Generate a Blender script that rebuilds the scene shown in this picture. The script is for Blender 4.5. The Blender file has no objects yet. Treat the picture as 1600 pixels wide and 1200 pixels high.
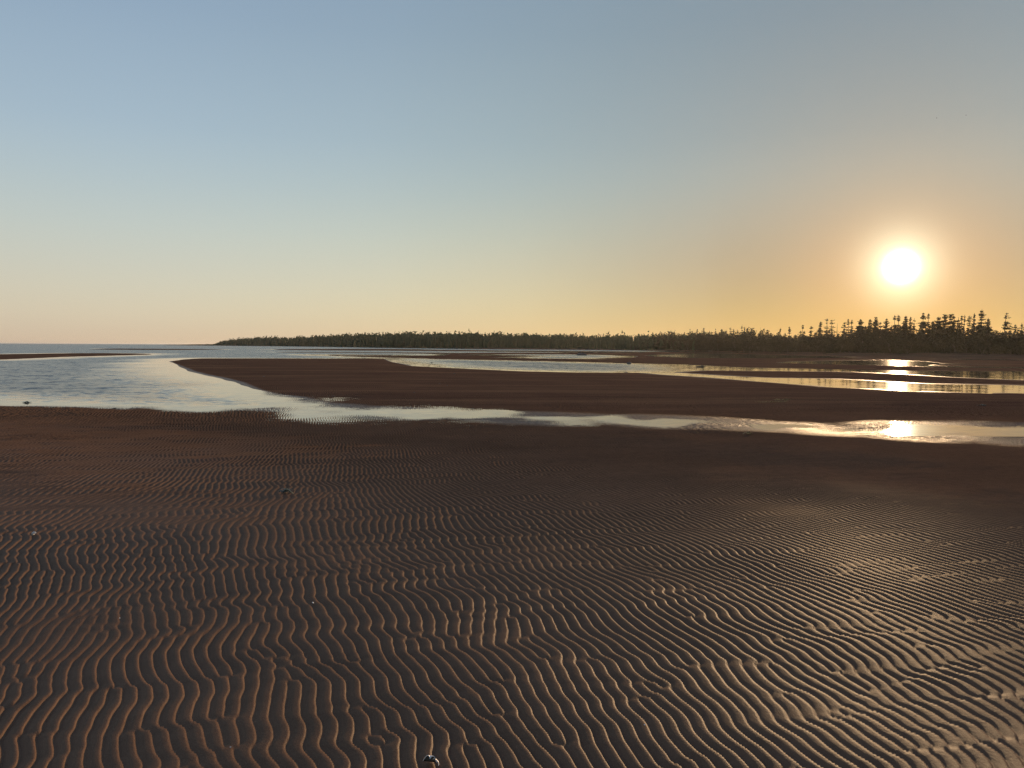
import bpy, bmesh, math, random
import numpy as np
from mathutils import Matrix, Vector

random.seed(7)
rng = np.random.default_rng(11)
sc = bpy.context.scene
col = sc.collection
R = math.radians

# ------------------------------------------------------------------ camera
CAM_H = 1.6
F = 1200.0                                  # focal length in photo pixels (1600 wide)
PITCH = math.atan(59.0 / F)
ROLL = 0.0058
cam_d = bpy.data.cameras.new('camera')
cam_d.sensor_width = 36.0
cam_d.lens = 36.0 * F / 1600.0
cam_d.clip_start = 0.1
cam_d.clip_end = 60000.0
cam = bpy.data.objects.new('camera', cam_d)
col.objects.link(cam)
ROT = Matrix.Rotation(R(90) - PITCH, 4, 'X') @ Matrix.Rotation(ROLL, 4, 'Z')
cam.matrix_world = Matrix.Translation((0, 0, CAM_H)) @ ROT
sc.camera = cam
R3 = np.array(ROT.to_3x3())


def ray(px, py):
    v = np.stack([(np.asarray(px, float) - 800) / F, (600 - np.asarray(py, float)) / F,
                  -np.ones_like(np.asarray(px, float) + np.asarray(py, float))], -1)
    return v @ R3.T


def at(px, py, z=0.0):
    """the point of the level plane z that the photograph shows at a pixel"""
    d = ray(px, py)
    dz = np.minimum(d[..., 2], -2.0e-4)
    return d[..., :2] * ((z - CAM_H) / dz)[..., None]


# ------------------------------------------------------------------ sun and sky
sd = ray(1408, 417)
sd = sd / np.linalg.norm(sd)
SUN = Vector(sd)
SUN_EL = math.asin(sd[2])
SUN_AZ = math.atan2(sd[0], sd[1])           # clockwise from +Y

world = bpy.data.worlds.new('World')
sc.world = world
world.use_nodes = True
wt = world.node_tree
wn, wl = wt.nodes, wt.links
for n in list(wn):
    wn.remove(n)


def wnode(kind, **kw):
    n = wn.new(kind)
    for k, v in kw.items():
        setattr(n, k, v)
    return n


def wmath(op, a, b=None, c=None, clamp=False):
    n = wnode('ShaderNodeMath', operation=op, use_clamp=clamp)
    for i, v in enumerate((a, b, c)):
        if v is None:
            continue
        if isinstance(v, (int, float)):
            n.inputs[i].default_value = v
        else:
            wl.new(v, n.inputs[i])
    return n.outputs[0]


SKY_STRENGTH = 0.05
w_out = wnode('ShaderNodeOutputWorld')
sky = wnode('ShaderNodeTexSky', sky_type='NISHITA', sun_disc=False)
sky.sun_elevation = SUN_EL
sky.sun_rotation = SUN_AZ
sky.altitude = 0.0
sky.air_density = 1.0
sky.dust_density = 0.0
sky.ozone_density = 1.5
bg_sky = wnode('ShaderNodeBackground')
bg_sky.inputs['Strength'].default_value = SKY_STRENGTH
wl.new(sky.outputs[0], bg_sky.inputs['Color'])
tc = wnode('ShaderNodeTexCoord')
dot = wnode('ShaderNodeVectorMath', operation='DOT_PRODUCT')
wl.new(tc.outputs['Generated'], dot.inputs[0])
dot.inputs[1].default_value = SUN
ang = wmath('MULTIPLY', wmath('ARCCOSINE', wmath('MINIMUM', dot.outputs['Value'], 1.0)), 180 / math.pi)
sep = wnode('ShaderNodeSeparateXYZ')
wl.new(tc.outputs['Generated'], sep.inputs[0])
elev = wmath('MULTIPLY', wmath('ARCSINE', sep.outputs['Z']), 180 / math.pi)


def wramp(v, span, stops):
    n = wnode('ShaderNodeValToRGB')
    wl.new(wmath('DIVIDE', v, span), n.inputs[0])
    e = n.color_ramp.elements
    while len(e) < len(stops):
        e.new(0.5)
    for k, (p, c) in zip(e, stops):
        k.position = p / span
        k.color = (*c, 1)
    n.color_ramp.interpolation = 'B_SPLINE'
    return n.outputs[0]


# thin evening haze: pale air by height above the horizon, warmer towards the sun
air = wramp(elev, 90.0, [(0.0, (.35, .305, .29)), (0.7, (.365, .318, .318)), (2.0, (.43, .365, .335)), (3.8, (.455, .398, .348)), (6.0, (.44, .42, .38)),
                         (8.0, (.42, .434, .407)), (11.0, (.365, .418, .44)), (14.5, (.31, .388, .465)), (21.6, (.242, .32, .412)),
                         (35.0, (.15, .225, .37)), (60.0, (.10, .16, .28)), (90.0, (.08, .13, .24))])
warm_low = wramp(ang, 90.0, [(0.0, (1.0, .34, .04)), (6.0, (.68, .26, .04)), (10.0, (.60, .25, .05)), (13.0, (.68, .34, .14)), (20.0, (.80, .58, .39)),
                             (26.0, (.94, .76, .56)), (36.0, (1.0, .93, .82)), (52.0, (1.0, 1.0, 1.0))])
warm_high = wramp(ang, 90.0, [(0.0, (.92, .52, .24)), (6.0, (.86, .54, .30)), (13.0, (.80, .59, .41)), (20.0, (.79, .67, .53)),
                              (28.0, (.86, .79, .67)), (38.0, (.95, .91, .83)), (54.0, (1.0, 1.0, 1.0))])
up = wnode('ShaderNodeMapRange', interpolation_type='SMOOTHSTEP')
wl.new(elev, up.inputs['Value'])
up.inputs['From Min'].default_value = 3.5
up.inputs['From Max'].default_value = 13.0
wmix = wnode('ShaderNodeMix', data_type='RGBA')
wl.new(up.outputs['Result'], wmix.inputs['Factor'])
wl.new(warm_low, wmix.inputs['A'])
wl.new(warm_high, wmix.inputs['B'])
warm = wmix.outputs['Result']
mul = wnode('ShaderNodeMix', data_type='RGBA', blend_type='MULTIPLY')
mul.inputs['Factor'].default_value = 1.0
wl.new(air, mul.inputs['A'])
wl.new(warm, mul.inputs['B'])
bg_air = wnode('ShaderNodeBackground')
wl.new(mul.outputs['Result'], bg_air.inputs['Color'])
ad0 = wnode('ShaderNodeAddShader')
wl.new(bg_sky.outputs[0], ad0.inputs[0])
wl.new(bg_air.outputs[0], ad0.inputs[1])
# the sun's disc and the bright air round it, by the angle from the sun
prev = ad0.outputs[0]
GLOW = [  # width in degrees, strength, colour, power
    (0.60, 16.0, (1.0, 0.86, 0.62), 2.0),
    (1.8, 1.15, (0.8, 0.90, 0.70), 1.6),
    (4.0, 0.36, (1.0, 0.46, 0.05), 1.0),
]
for wdt, st, cl, pw in GLOW:
    e = wmath('EXPONENT', wmath('MULTIPLY', wmath('POWER', wmath('DIVIDE', ang, wdt), pw), -1.0))
    b = wnode('ShaderNodeBackground')
    b.inputs['Color'].default_value = (*cl, 1)
    wl.new(wmath('MULTIPLY', e, st), b.inputs['Strength'])
    ad = wnode('ShaderNodeAddShader')
    wl.new(prev, ad.inputs[0])
    wl.new(b.outputs[0], ad.inputs[1])
    prev = ad.outputs[0]
wl.new(prev, w_out.inputs['Surface'])

sun_d = bpy.data.lights.new('sun', 'SUN')
sun_d.energy = 5.0
sun_d.angle = R(0.5)
sun_d.color = (1.0, 0.66, 0.36)
sun = bpy.data.objects.new('sun', sun_d)
col.objects.link(sun)
sun.rotation_euler = SUN.to_track_quat('Z', 'Y').to_euler()
sun.location = SUN * 100

sc.view_settings.view_transform = 'Standard'
sc.view_settings.look = 'None'
sc.view_settings.gamma = 1.0
sc.view_settings.use_curve_mapping = False
sc.view_settings.exposure = 0.0
sc.render.engine = 'CYCLES'
sc.cycles.use_denoising = True
sc.cycles.denoising_prefilter = 'NONE'
sc.cycles.max_bounces = 6
sc.cycles.volume_bounces = 1


# ------------------------------------------------------------------ helpers
def tag(o, label=None, cat=None, group=None, kind=None):
    for k, v in (('label', label), ('category', cat), ('group', group), ('kind', kind)):
        if v:
            o[k] = v
    return o


def link_mesh(name, me, m, parent=None, smooth=False):
    o = bpy.data.objects.new(name, me)
    col.objects.link(o)
    if m is not None and not me.materials:
        me.materials.append(m)
    if smooth:
        me.polygons.foreach_set('use_smooth', np.ones(len(me.polygons), bool))
    if parent is not None:
        o.parent = parent
    return o


def thing(name, loc, label, cat, group=None, rz=0.0):
    o = bpy.data.objects.new(name, None)
    o.empty_display_size = 0.1
    col.objects.link(o)
    o.location = loc
    o.rotation_euler = (0, 0, rz)
    return tag(o, label, cat, group)


def grid_mesh(name, X, Y, Z):
    ny, nx = X.shape
    me = bpy.data.meshes.new(name)
    co = np.stack([X, Y, Z], -1).reshape(-1, 3).astype(np.float32)
    i = (np.arange(ny - 1)[:, None] * nx + np.arange(nx - 1)[None, :]).reshape(-1)
    f = np.stack([i, i + 1, i + nx + 1, i + nx], -1).astype(np.int32)
    me.vertices.add(len(co))
    me.vertices.foreach_set('co', co.ravel())
    me.loops.add(f.size)
    me.loops.foreach_set('vertex_index', f.ravel())
    me.polygons.add(len(f))
    me.polygons.foreach_set('loop_start', np.arange(0, f.size, 4, dtype=np.int32))
    me.polygons.foreach_set('use_smooth', np.ones(len(f), bool))
    me.update(calc_edges=True)
    return me


def vattr(me, name, val):
    a = me.attributes.new(name, 'FLOAT', 'POINT')
    a.data.foreach_set('value', np.ascontiguousarray(val, dtype=np.float32).ravel())


def smooth01(a, b, x):
    t = np.clip((x - a) / (b - a), 0, 1)
    return t * t * (3 - 2 * t)


class Mat:
    """a small node-graph writer"""
    def __init__(self, name):
        self.m = bpy.data.materials.new(name)
        self.m.use_nodes = True
        self.t = self.m.node_tree
        self.n = self.t.nodes
        self.l = self.t.links
        self.b = self.n['Principled BSDF']

    def node(self, kind, **kw):
        n = self.n.new(kind)
        for k, v in kw.items():
            setattr(n, k, v)
        return n

    def put(self, sock, v):
        if isinstance(v, (int, float)):
            sock.default_value = v
        elif isinstance(v, (tuple, list)):
            sock.default_value = tuple(v) if len(v) == len(sock.default_value) else (*v, 1)
        else:
            self.l.new(v, sock)

    def math(self, op, a, b=None, c=None, clamp=False):
        n = self.node('ShaderNodeMath', operation=op, use_clamp=clamp)
        for i, v in enumerate((a, b, c)):
            if v is not None:
                self.put(n.inputs[i], v)
        return n.outputs[0]

    def vmath(self, op, a, b=None, scale=None):
        n = self.node('ShaderNodeVectorMath', operation=op)
        self.put(n.inputs[0], a)
        if b is not None:
            self.put(n.inputs[1], b)
        if scale is not None:
            self.put(n.inputs['Scale'], scale)
        return n.outputs['Value'] if op == 'DOT_PRODUCT' else n.outputs['Vector']

    def attr(self, name):
        return self.node('ShaderNodeAttribute', attribute_name=name).outputs['Fac']

    def coords(self, scale=(1, 1, 1)):
        g = self.node('ShaderNodeNewGeometry')
        return self.vmath('MULTIPLY', g.outputs['Position'], tuple(scale))

    def noise(self, vec, scale, detail=2.0, rough=0.5):
        n = self.node('ShaderNodeTexNoise')
        self.l.new(vec, n.inputs['Vector'])
        n.inputs['Scale'].default_value = scale
        n.inputs['Detail'].default_value = detail
        n.inputs['Roughness'].default_value = rough
        return n

    def ramp(self, v, a, b, lo=0.0, hi=1.0):
        n = self.node('ShaderNodeMapRange', interpolation_type='SMOOTHSTEP')
        self.put(n.inputs['Value'], v)
        for k, x in (('From Min', a), ('From Max', b), ('To Min', lo), ('To Max', hi)):
            self.put(n.inputs[k], x)
        return n.outputs['Result']

    def mix(self, f, a, b):
        n = self.node('ShaderNodeMix', data_type='RGBA')
        self.put(n.inputs['Factor'], f)
        self.put(n.inputs['A'], a)
        self.put(n.inputs['B'], b)
        return n.outputs['Result']

    def set(self, **kw):
        for k, v in kw.items():
            self.put(self.b.inputs[k.replace('_', ' ')], v)


# ------------------------------------------------------------------ where water and sand lie (traced in the photo, laid out on the flat)
SHORE = [(250, 539.2), (325, 540.0), (420, 540.8), (500, 541.7), (600, 543.3), (700, 544.6), (800, 545.4), (900, 546.2),
         (1000, 547.2), (1100, 548.6), (1200, 550.8), (1300, 552.8), (1450, 554.8), (1700, 557.0), (2100, 559)]
NEAR = [(-900, 622), (-300, 629), (0, 634), (50, 634.6), (130, 636), (170, 637.5), (195, 639), (215, 637), (245, 637.5), (270, 641),
        (310, 643.5), (345, 642), (360, 640.5), (400, 640.5), (450, 642), (500, 646), (550, 649), (600, 652.5), (650, 653),
        (700, 650.5), (730, 652), (812, 659.5), (837, 660), (887, 661.5), (925, 658), (975, 661), (1025, 665.5), (1112, 667),
        (1170, 668), (1230, 669.5), (1270, 668.4)]
STREAK_TOP = [(1275, 665.5), (1200, 663), (1160, 659.5), (1120, 657), (1062, 653.5), (1000, 651.5), (940, 651), (887, 648.5),
              (787, 645), (725, 646), (675, 640), (600, 638), (550, 637), (500, 631), (465, 621), (425, 616), (400, 609),
              (375, 597.5), (350, 591), (325, 586), (300, 580), (282, 572.5), (265, 565), (287, 561.5), (312, 560)]
W2_LOW = [(600, 560.3), (610, 565), (645, 572), (725, 576), (812, 580), (900, 582), (1000, 582.5), (1037, 586), (1100, 589.5),
          (1175, 595), (1250, 600), (1300, 604), (1375, 607.5), (1425, 610.5), (1525, 613), (1700, 613), (2100, 612)]
W2_TOP = [(2100, 581), (1700, 580.5), (1425, 579.5), (1300, 577), (1200, 575), (1140, 573.2), (1075, 569.5), (982, 567.5),
          (887, 565), (775, 562.5), (695, 561), (640, 559.3), (560, 557.2), (510, 555.3)]

sand_polys, water_polys = [], []
# the near flat and the long bar are one sheet of sand to the right of the streak's end
sand_polys.append(NEAR + STREAK_TOP + W2_LOW + [(2600, 640)])
# flats on the right, beyond the channel
sand_polys.append(W2_TOP + [(600, 556.3), (690, 556), (705, 552.8), (720, 551.2), (1000, 551), (1020, 549.6), (1200, 552.3),
                            (1450, 556), (2100, 560)])
# thin bars in the distance
sand_polys.append([(-400, 561), (-400, 555), (0, 553.6), (107, 552), (200, 552), (250, 553.5), (200, 555), (100, 557.6), (0, 562)])
sand_polys.append([(132, 545.6), (190, 544.4), (260, 545.0), (350, 545.7), (352, 546.7), (260, 546.7), (160, 546.4)])
sand_polys.append([(395, 546.0), (500, 545.2), (620, 545.6), (800, 548.0), (1000, 549.3), (1000, 550.2), (800, 549.2), (600, 547.8), (480, 547.4)])
sand_polys.append([(350, 550.3), (450, 550.2), (600, 550.9), (720, 551.3), (720, 552.6), (600, 551.9), (450, 551.0)])
sand_polys.append([(480, 554.2), (600, 554.1), (680, 554.6), (600, 555.2)])
# low wet patch inside the channel on the right
LOW_PATCH = [(1045, 581.5), (1100, 579), (1225, 580), (1287, 580.3), (1337, 581.2), (1425, 585), (1487, 589), (1600, 594), (2000, 598),
             (2000, 606), (1600, 602.5), (1525, 601), (1450, 600), (1375, 596), (1300, 592), (1200, 590.5), (1150, 588), (1100, 585)]
# land behind the shoreline
LAND = SHORE + [(2600, 560), (2600, 545.8), (1600, 545.75), (800, 541.25), (326, 538.6)]

water_polys.append([(1350, 670), (1375, 664.5), (1412, 662), (1450, 662.5), (1550, 663), (1600, 664.5), (1800, 667), (2200, 672), (2200, 706),
                    (1750, 699), (1600, 691.5), (1575, 691), (1550, 687.5), (1512, 684.5), (1475, 685.5), (1437, 684.5), (1405, 682.5), (1385, 676)])
water_polys.append([(1283, 675), (1310, 670), (1348, 668.5), (1348, 673.5), (1312, 676.5)])
water_polys.append([(1190, 667), (1275, 666.3), (1268, 669.3), (1205, 669.5)])
# pools on the right-hand flats
water_polys.append([(1005, 555.2), (1075, 551.3), (1150, 552.6), (1200, 554), (1300, 556.3), (1350, 558), (1330, 559), (1200, 560.2), (1125, 559.5), (1075, 559.5), (1025, 557.5)])
water_polys.append([(1212, 566.2), (1245, 564.3), (1325, 562.7), (1390, 562.4), (1450, 564.8), (1475, 568), (1450, 571), (1425, 572.5), (1375, 571), (1287, 569), (1230, 567.8)])
water_polys.append([(1425, 571.0), (1520, 572.4), (1620, 574), (2000, 577), (2000, 579), (1620, 576.2), (1520, 574.6), (1440, 573.2)])
water_polys.append([(1425, 560.2), (1520, 561.0), (1700, 563), (2000, 566), (2000, 568.5), (1700, 564.8), (1520, 562.5)])
water_polys.append([(1440, 567.4), (1560, 569.4), (1560, 570.2), (1440, 568.6)])
water_polys.append([(700, 554.4), (760, 553.6), (900, 553.4), (960, 554.6), (1000, 556.6), (985, 559.3), (930, 559.7), (968, 561.5), (900, 561), (850, 560.6), (765, 558.8), (812, 557), (870, 556), (760, 555.6)])


def to_world(poly, closed=True):
    """image polygon -> ground polygon, edges subdivided so that they follow the photo's lines"""
    out = []
    P = np.array(poly, float)
    for a, b in zip(P, np.roll(P, -1, 0) if closed else list(P[1:]) + [P[-1]]):
        n = max(1, int(np.linalg.norm(b - a) / 60))
        for t in range(n):
            q = a + (b - a) * t / n
            # never at or above the horizon of that column
            yh = 536.4 + 0.0058 * q[0]
            out.append((q[0], max(q[1], yh + 0.45)))
    out = np.array(out)
    w = at(out[:, 0], out[:, 1])
    return w


def sdf(poly, x, y):
    """signed distance, positive inside"""
    d2 = np.full(x.shape, 1e18)
    ins = np.zeros(x.shape, bool)
    for (ax, ay), (bx, by) in zip(poly, np.roll(poly, -1, 0)):
        ex, ey = bx - ax, by - ay
        L = ex * ex + ey * ey + 1e-12
        px, py = x - ax, y - ay
        t = np.clip((px * ex + py * ey) / L, 0, 1)
        dx, dy = px - t * ex, py - t * ey
        d2 = np.minimum(d2, dx * dx + dy * dy)
        c = (ay > y) != (by > y)
        if c.any():
            xi = ax + (y - ay) * ex / (ey if abs(ey) > 1e-12 else 1e-12)
            ins ^= c & (x < xi)
    d = np.sqrt(d2)
    return np.where(ins, d, -d)


SW = [to_world(p, i > 0) for i, p in enumerate(sand_polys)]
SW[0] = np.concatenate([SW[0], [[160, 24], [160, -90], [-160, -90], [-160, 24]]])   # and on behind the camera
WW = [to_world(p) for p in water_polys]
LP = to_world(LOW_PATCH)
LW = to_world(LAND)


def macro(x, y):
    """height of the sand above the water without its ripples, and the signed distance to the nearest waterline"""
    d = np.full(x.shape, -1e9)
    for p in SW:
        d = np.maximum(d, sdf(p, x, y))
    for p in WW:
        d = np.minimum(d, -sdf(p, x, y))
    dl = sdf(LW, x, y)
    d = np.maximum(d, dl)
    dist = np.sqrt(x * x + y * y)
    slope = 0.0055 + 0.022 * smooth01(28, 90, dist) + 0.012 * (1 - smooth01(-9, -3.5, x)) * (1 - smooth01(40, 60, dist))
    z = np.where(d > 0, 0.13 * (1 - np.exp(-np.maximum(d, 0) * slope / 0.13)), -0.35 * (1 - np.exp(np.minimum(d, 0) * (0.014 - 0.0080 * (1 - smooth01(6, 8, x)) * (1 - smooth01(27, 40, dist)) * smooth01(-9, -4, x)) / 0.35)))
    lp = sdf(LP, x, y)
    z = np.maximum(z, np.where(lp > -4, np.minimum(0.011, 0.006 * lp), -1))
    # beach and low bank behind the shoreline
    z = np.where(dl > 0, np.maximum(z, 0.9 * smooth01(0, 14, dl) + 1.1 * smooth01(14, 70, dl)), z)
    return z, d, dl


def fft_noise(ny, nx, ly, lx, seed):
    """periodic gaussian noise, correlation lengths in cells"""
    g = np.random.default_rng(seed)
    ky = np.fft.fftfreq(ny)[:, None] * 2 * np.pi
    kx = np.fft.fftfreq(nx)[None, :] * 2 * np.pi
    s = np.exp(-0.25 * ((ky * ly) ** 2 + (kx * lx) ** 2))
    n = np.fft.ifft2(np.fft.fft2(g.standard_normal((ny, nx))) * s).real
    return n / n.std()


def sample(tile, u, v):
    """bilinear, periodic; u and v in cells"""
    ny, nx = tile.shape
    iu = np.floor(u).astype(np.int64)
    iv = np.floor(v).astype(np.int64)
    fu, fv = u - iu, v - iv
    a, b = iu % nx, (iu + 1) % nx
    c, e = iv % ny, (iv + 1) % ny
    return (tile[c, a] * (1 - fu) + tile[c, b] * fu) * (1 - fv) + (tile[e, a] * (1 - fu) + tile[e, b] * fu) * fv


# ------------------------------------------------------------------ ripple pattern: a striped-pattern equation run on a tile
TU, TV, CELL = 2048, 1280, 0.01
LAM = 0.053
N0 = round(TU * CELL / LAM)
K0 = 2 * np.pi * N0 / (TU * CELL)


def ripple_tile():
    ku = np.fft.rfftfreq(TU, CELL)[None, :] * 2 * np.pi / K0
    kv = np.fft.fftfreq(TV, CELL)[:, None] * 2 * np.pi / K0
    k2 = ku * ku + kv * kv
    g = np.random.default_rng(5)
    env = np.exp(-((ku - 1) / 0.06) ** 2 - (kv / 0.22) ** 2)
    h = np.fft.rfft2(g.standard_normal((TV, TU))) * env
    u = np.fft.irfft2(h, s=(TV, TU))
    u *= 0.55 / u.std()
    dt = 0.5
    lin = 0.75 - 1.1 * (k2 - 1) ** 2 - 0.35 * kv * kv
    den = 1.0 / (1.0 - dt * np.maximum(lin - 0.75, -40) )
    for _ in range(12):
        u = np.clip(u, -1.2, 1.2)
        rhs = u + dt * (0.75 * u - u ** 3)
        u = np.fft.irfft2(np.fft.rfft2(rhs) * den, s=(TV, TU))
    h = np.fft.fft(u, axis=1)
    h[:, TU // 2:] = 0
    h[:, 0] = 0
    z = 2 * np.fft.ifft(h, axis=1)
    z *= np.exp(-1j * K0 * np.arange(TU) * CELL)[None, :]      # take the carrier off, so that it samples smoothly
    return z / np.percentile(np.abs(z), 80)


RT = ripple_tile()
KINK = fft_noise(512, 512, 6, 26, 3)            # 2 cm cells: kinks shared by neighbouring crests
BEND = fft_noise(256, 256, 5, 7, 4)             # 20 cm cells
SWELL = fft_noise(256, 256, 6, 6, 9)            # 10 cm cells
LUMP = fft_noise(256, 256, 4, 4, 21)            # 2 m cells, for the flats


def ripple(x, y):
    """ripple height 0..1 and weight at ground points"""
    t = np.clip((y - 3.6) / 4.6, 0, 1.0)
    # crest direction: gradient of U along y, integrated numerically on a fine table
    ys = np.linspace(0, 60, 1201)
    ts = np.clip((ys - 3.6) / 4.6, 0, 1)
    s0 = 0.20 + 0.13 * ts
    s1 = -0.055 * (1 - ts) + 0.06 * ts * np.exp(-np.maximum(ys - 8.5, 0) / 4.0)
    I0 = np.concatenate([[0], np.cumsum((s0[1:] + s0[:-1]) / 2) * (ys[1] - ys[0])])
    I1 = np.concatenate([[0], np.cumsum((s1[1:] + s1[:-1]) / 2) * (ys[1] - ys[0])])
    U = 0.97 * x + np.interp(y, ys, I0) + np.interp(y, ys, I1) * np.clip(x, -9, 9)
    V = y - 0.28 * x
    U = U + 0.06 * sample(BEND, x / 0.2 + 40, y / 0.2) + 0.0075 * sample(KINK, U / 0.02, V / 0.02) + 0.0028 * sample(KINK, U / 0.011 + 77, V / 0.009 + 31)
    a = sample(RT, U / CELL + 300, V / CELL + 500)
    ph = np.angle(a) + K0 * U
    am = np.clip(np.abs(a) * 1.15, 0, 1.1) * (1 + 0.22 * sample(BEND, x / 0.07 + 11, y / 0.09 + 5))
    # broad rounded back on the left that rises from a narrow trough, short steep face on the right
    t = (ph / (2 * np.pi)) % 1.0
    h = np.where(t < 0.82, 1 - (1 - t / 0.82) ** 2.2, 0.5 + 0.5 * np.cos(np.pi * (t - 0.82) / 0.18))
    return (h - 0.66) * am


# ------------------------------------------------------------------ the sand sheet
def build_sand():
    NX = 1330
    ys = [1.7]
    while ys[-1] < 19.0:
        ys.append(ys[-1] + 0.0125 + 0.0010 * ys[-1])
    while ys[-1] < 28.0:
        ys.append(ys[-1] + 0.055)
    while ys[-1] < 420:
        ys.append(ys[-1] + max(0.02, ys[-1] ** 2 / 1229.0 * 0.65))
    while ys[-1] < 4000:
        ys.append(ys[-1] * 1.045)
    ys = np.array(ys)
    s = np.linspace(-1, 1, NX)
    half = np.where(ys < 28, 0.70 * ys + 0.9, 0.70 * ys + 0.9 + 0.25 * (ys - 28))
    X = s[None, :] * half[:, None]
    Y = np.repeat(ys[:, None], NX, 1)
    # macro heights on every fourth point of the near rows, every second column beyond, then interpolated
    z = np.zeros(X.shape)
    d = np.zeros(X.shape)
    dl = np.zeros(X.shape)
    n0 = int(np.searchsorted(ys, 15.0))
    cs = np.unique(np.append(np.arange(0, NX, 6), NX - 1))
    rs = np.unique(np.append(np.arange(0, n0 + 1, 8), n0))
    g = macro(X[np.ix_(rs, cs)], Y[np.ix_(rs, cs)])
    for src, dst in zip(g, (z, d, dl)):
        t = np.array([np.interp(s, s[cs], r) for r in src])
        ri = np.interp(ys[:n0 + 1], ys[rs], np.arange(len(rs)))
        i0 = np.minimum(ri.astype(int), len(rs) - 2)
        f = (ri - i0)[:, None]
        dst[:n0 + 1] = t[i0] * (1 - f) + t[i0 + 1] * f
    cs = np.unique(np.append(np.arange(0, NX, 2), NX - 1))
    g = macro(X[n0 + 1:][:, cs], Y[n0 + 1:][:, cs])
    for src, dst in zip(g, (z, d, dl)):
        dst[n0 + 1:] = np.array([np.interp(s, s[cs], r) for r in src])
    # gentle unevenness
    fl = smooth01(-6, 3, d)
    wet = z.copy()
    z = z + 0.005 * sample(SWELL, X / 0.1, Y / 0.1) * np.exp(-Y / 18) * fl
    z = z + 0.0022 * sample(LUMP, X / 1.1 + 9, Y / 0.9 + 3) * smooth01(6, 16, Y) * fl * (1 - smooth01(60, 160, Y))
    z = z + 0.0024 * sample(SWELL, X / 0.07 + 50, Y / 0.10 + 20) * smooth01(-3, -0.5, d) * (1 - smooth01(1.2, 4, d)) * smooth01(11, 14, Y) * (1 - smooth01(24, 40, Y)) * smooth01(-9, -5, X)
    nr = int(np.searchsorted(ys, 28.0))
    amp = 0.0090 * (1 + 1.3 * smooth01(6, 15, ys[:nr])) * (1 - smooth01(24, 27.5, ys[:nr]))
    rp = np.zeros((nr, NX))
    for i in range(0, nr, 200):
        j = min(i + 200, nr)
        rp[i:j] = ripple(X[i:j], Y[i:j]) * (0.72 + 0.28 * smooth01(0.001, 0.02, wet[i:j]))     # lower where the sand is awash
    z[:nr] += amp[:, None] * rp
    me = grid_mesh('sand', X, Y, z)
    vattr(me, 'wet', wet)
    vattr(me, 'land', dl)
    vattr(me, 'far', smooth01(13, 20, Y))
    vattr(me, 'bar', smooth01(17, 21, Y))
    vattr(me, 'dull', smooth01(1.5, 12.5, Y + 0.65 * X))
    return me


m = Mat('rippled sand')
pos = m.coords()
wet = m.attr('wet')
far = m.attr('far')
bar = m.attr('bar')
land = m.attr('land')
n_big = m.noise(pos, 0.35, 4, 0.6)
n_mid = m.noise(pos, 9.0, 4, 0.6)
n_fine = m.noise(pos, 260.0, 2, 0.6)
c = m.mix(m.ramp(n_big.outputs['Fac'], 0.3, 0.7), (0.118, 0.062, 0.036), (0.156, 0.083, 0.049))
c = m.mix(m.math('MULTIPLY', m.ramp(n_mid.outputs['Fac'], 0.35, 0.75), 0.45), c, (0.066, 0.034, 0.020))
c = m.mix(m.math('MULTIPLY', m.ramp(n_fine.outputs['Fac'], 0.40, 0.70), 0.6), c, (0.20, 0.122, 0.072))
streak0 = m.noise(m.coords((0.22, 1.0, 1.0)), 0.9, 5, 0.65)
c = m.mix(m.math('MULTIPLY', m.ramp(streak0.outputs['Fac'], 0.42, 0.68), m.math('ADD', m.math('MULTIPLY', bar, 0.5), 0.12)), c, (0.070, 0.038, 0.026))
streak1 = m.noise(m.coords((0.06, 0.35, 1.0)), 1.0, 5, 0.7)
c = m.mix(m.math('MULTIPLY', m.ramp(streak1.outputs['Fac'], 0.48, 0.66), m.math('MULTIPLY', bar, 0.7)), c, (0.24, 0.14, 0.075))
wetf = m.ramp(m.math('ADD', wet, m.math('MULTIPLY', m.math('SUBTRACT', n_big.outputs['Fac'], 0.5), 0.003)), 0.0, 0.0050, 1.0, 0.0)
c = m.mix(m.math('MULTIPLY', wetf, 0.55), c, (0.050, 0.031, 0.023))
c = m.mix(m.math('MULTIPLY', bar, 0.3), c, (0.110, 0.068, 0.050))   # bar colour darkened in place of ripple shadows its mesh doesn't cast
landf = m.ramp(land, 4.0, 22.0)
c = m.mix(landf, c, (0.085, 0.070, 0.040))
rough = m.ramp(m.math('ADD', wetf, 0.0), 0.0, 1.0, 0.58, 0.48)
# ripples too far off for the mesh: slope added to the normal
w1 = m.noise(pos, 0.8, 2, 0.5)
ph = m.math('ADD', m.math('MULTIPLY', m.vmath('DOT_PRODUCT', pos, (0.93, 0.33, 0.0)), 2 * math.pi / 0.07), m.math('MULTIPLY', w1.outputs['Fac'], 26.0))
sl = m.math('MULTIPLY', m.math('COSINE', ph), m.math('MULTIPLY', far, 0.7))
geo = m.node('ShaderNodeNewGeometry')
off = m.vmath('SCALE', (0.93, 0.33, 0.0), scale=sl)
jit = m.vmath('MULTIPLY', m.vmath('SUBTRACT', m.noise(m.coords((1, 1, 1)), 14.0, 2).outputs['Color'], (0.5, 0.5, 0.5)), (0.9, 0.9, 0.0))
streak = m.noise(m.coords((0.25, 1.0, 1.0)), 1.1, 4, 0.65)
jit = m.vmath('SCALE', jit, scale=m.math('MULTIPLY', far, m.ramp(streak.outputs['Fac'], 0.35, 0.7, 0.2, 1.2)))
nrm = m.vmath('NORMALIZE', m.vmath('ADD', m.vmath('ADD', geo.outputs['Normal'], off), jit))
bump = m.node('ShaderNodeBump')
bump.inputs['Strength'].default_value = 0.6
bump.inputs['Distance'].default_value = 0.0022
n_lump = m.noise(pos, 55.0, 3, 0.6)
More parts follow.
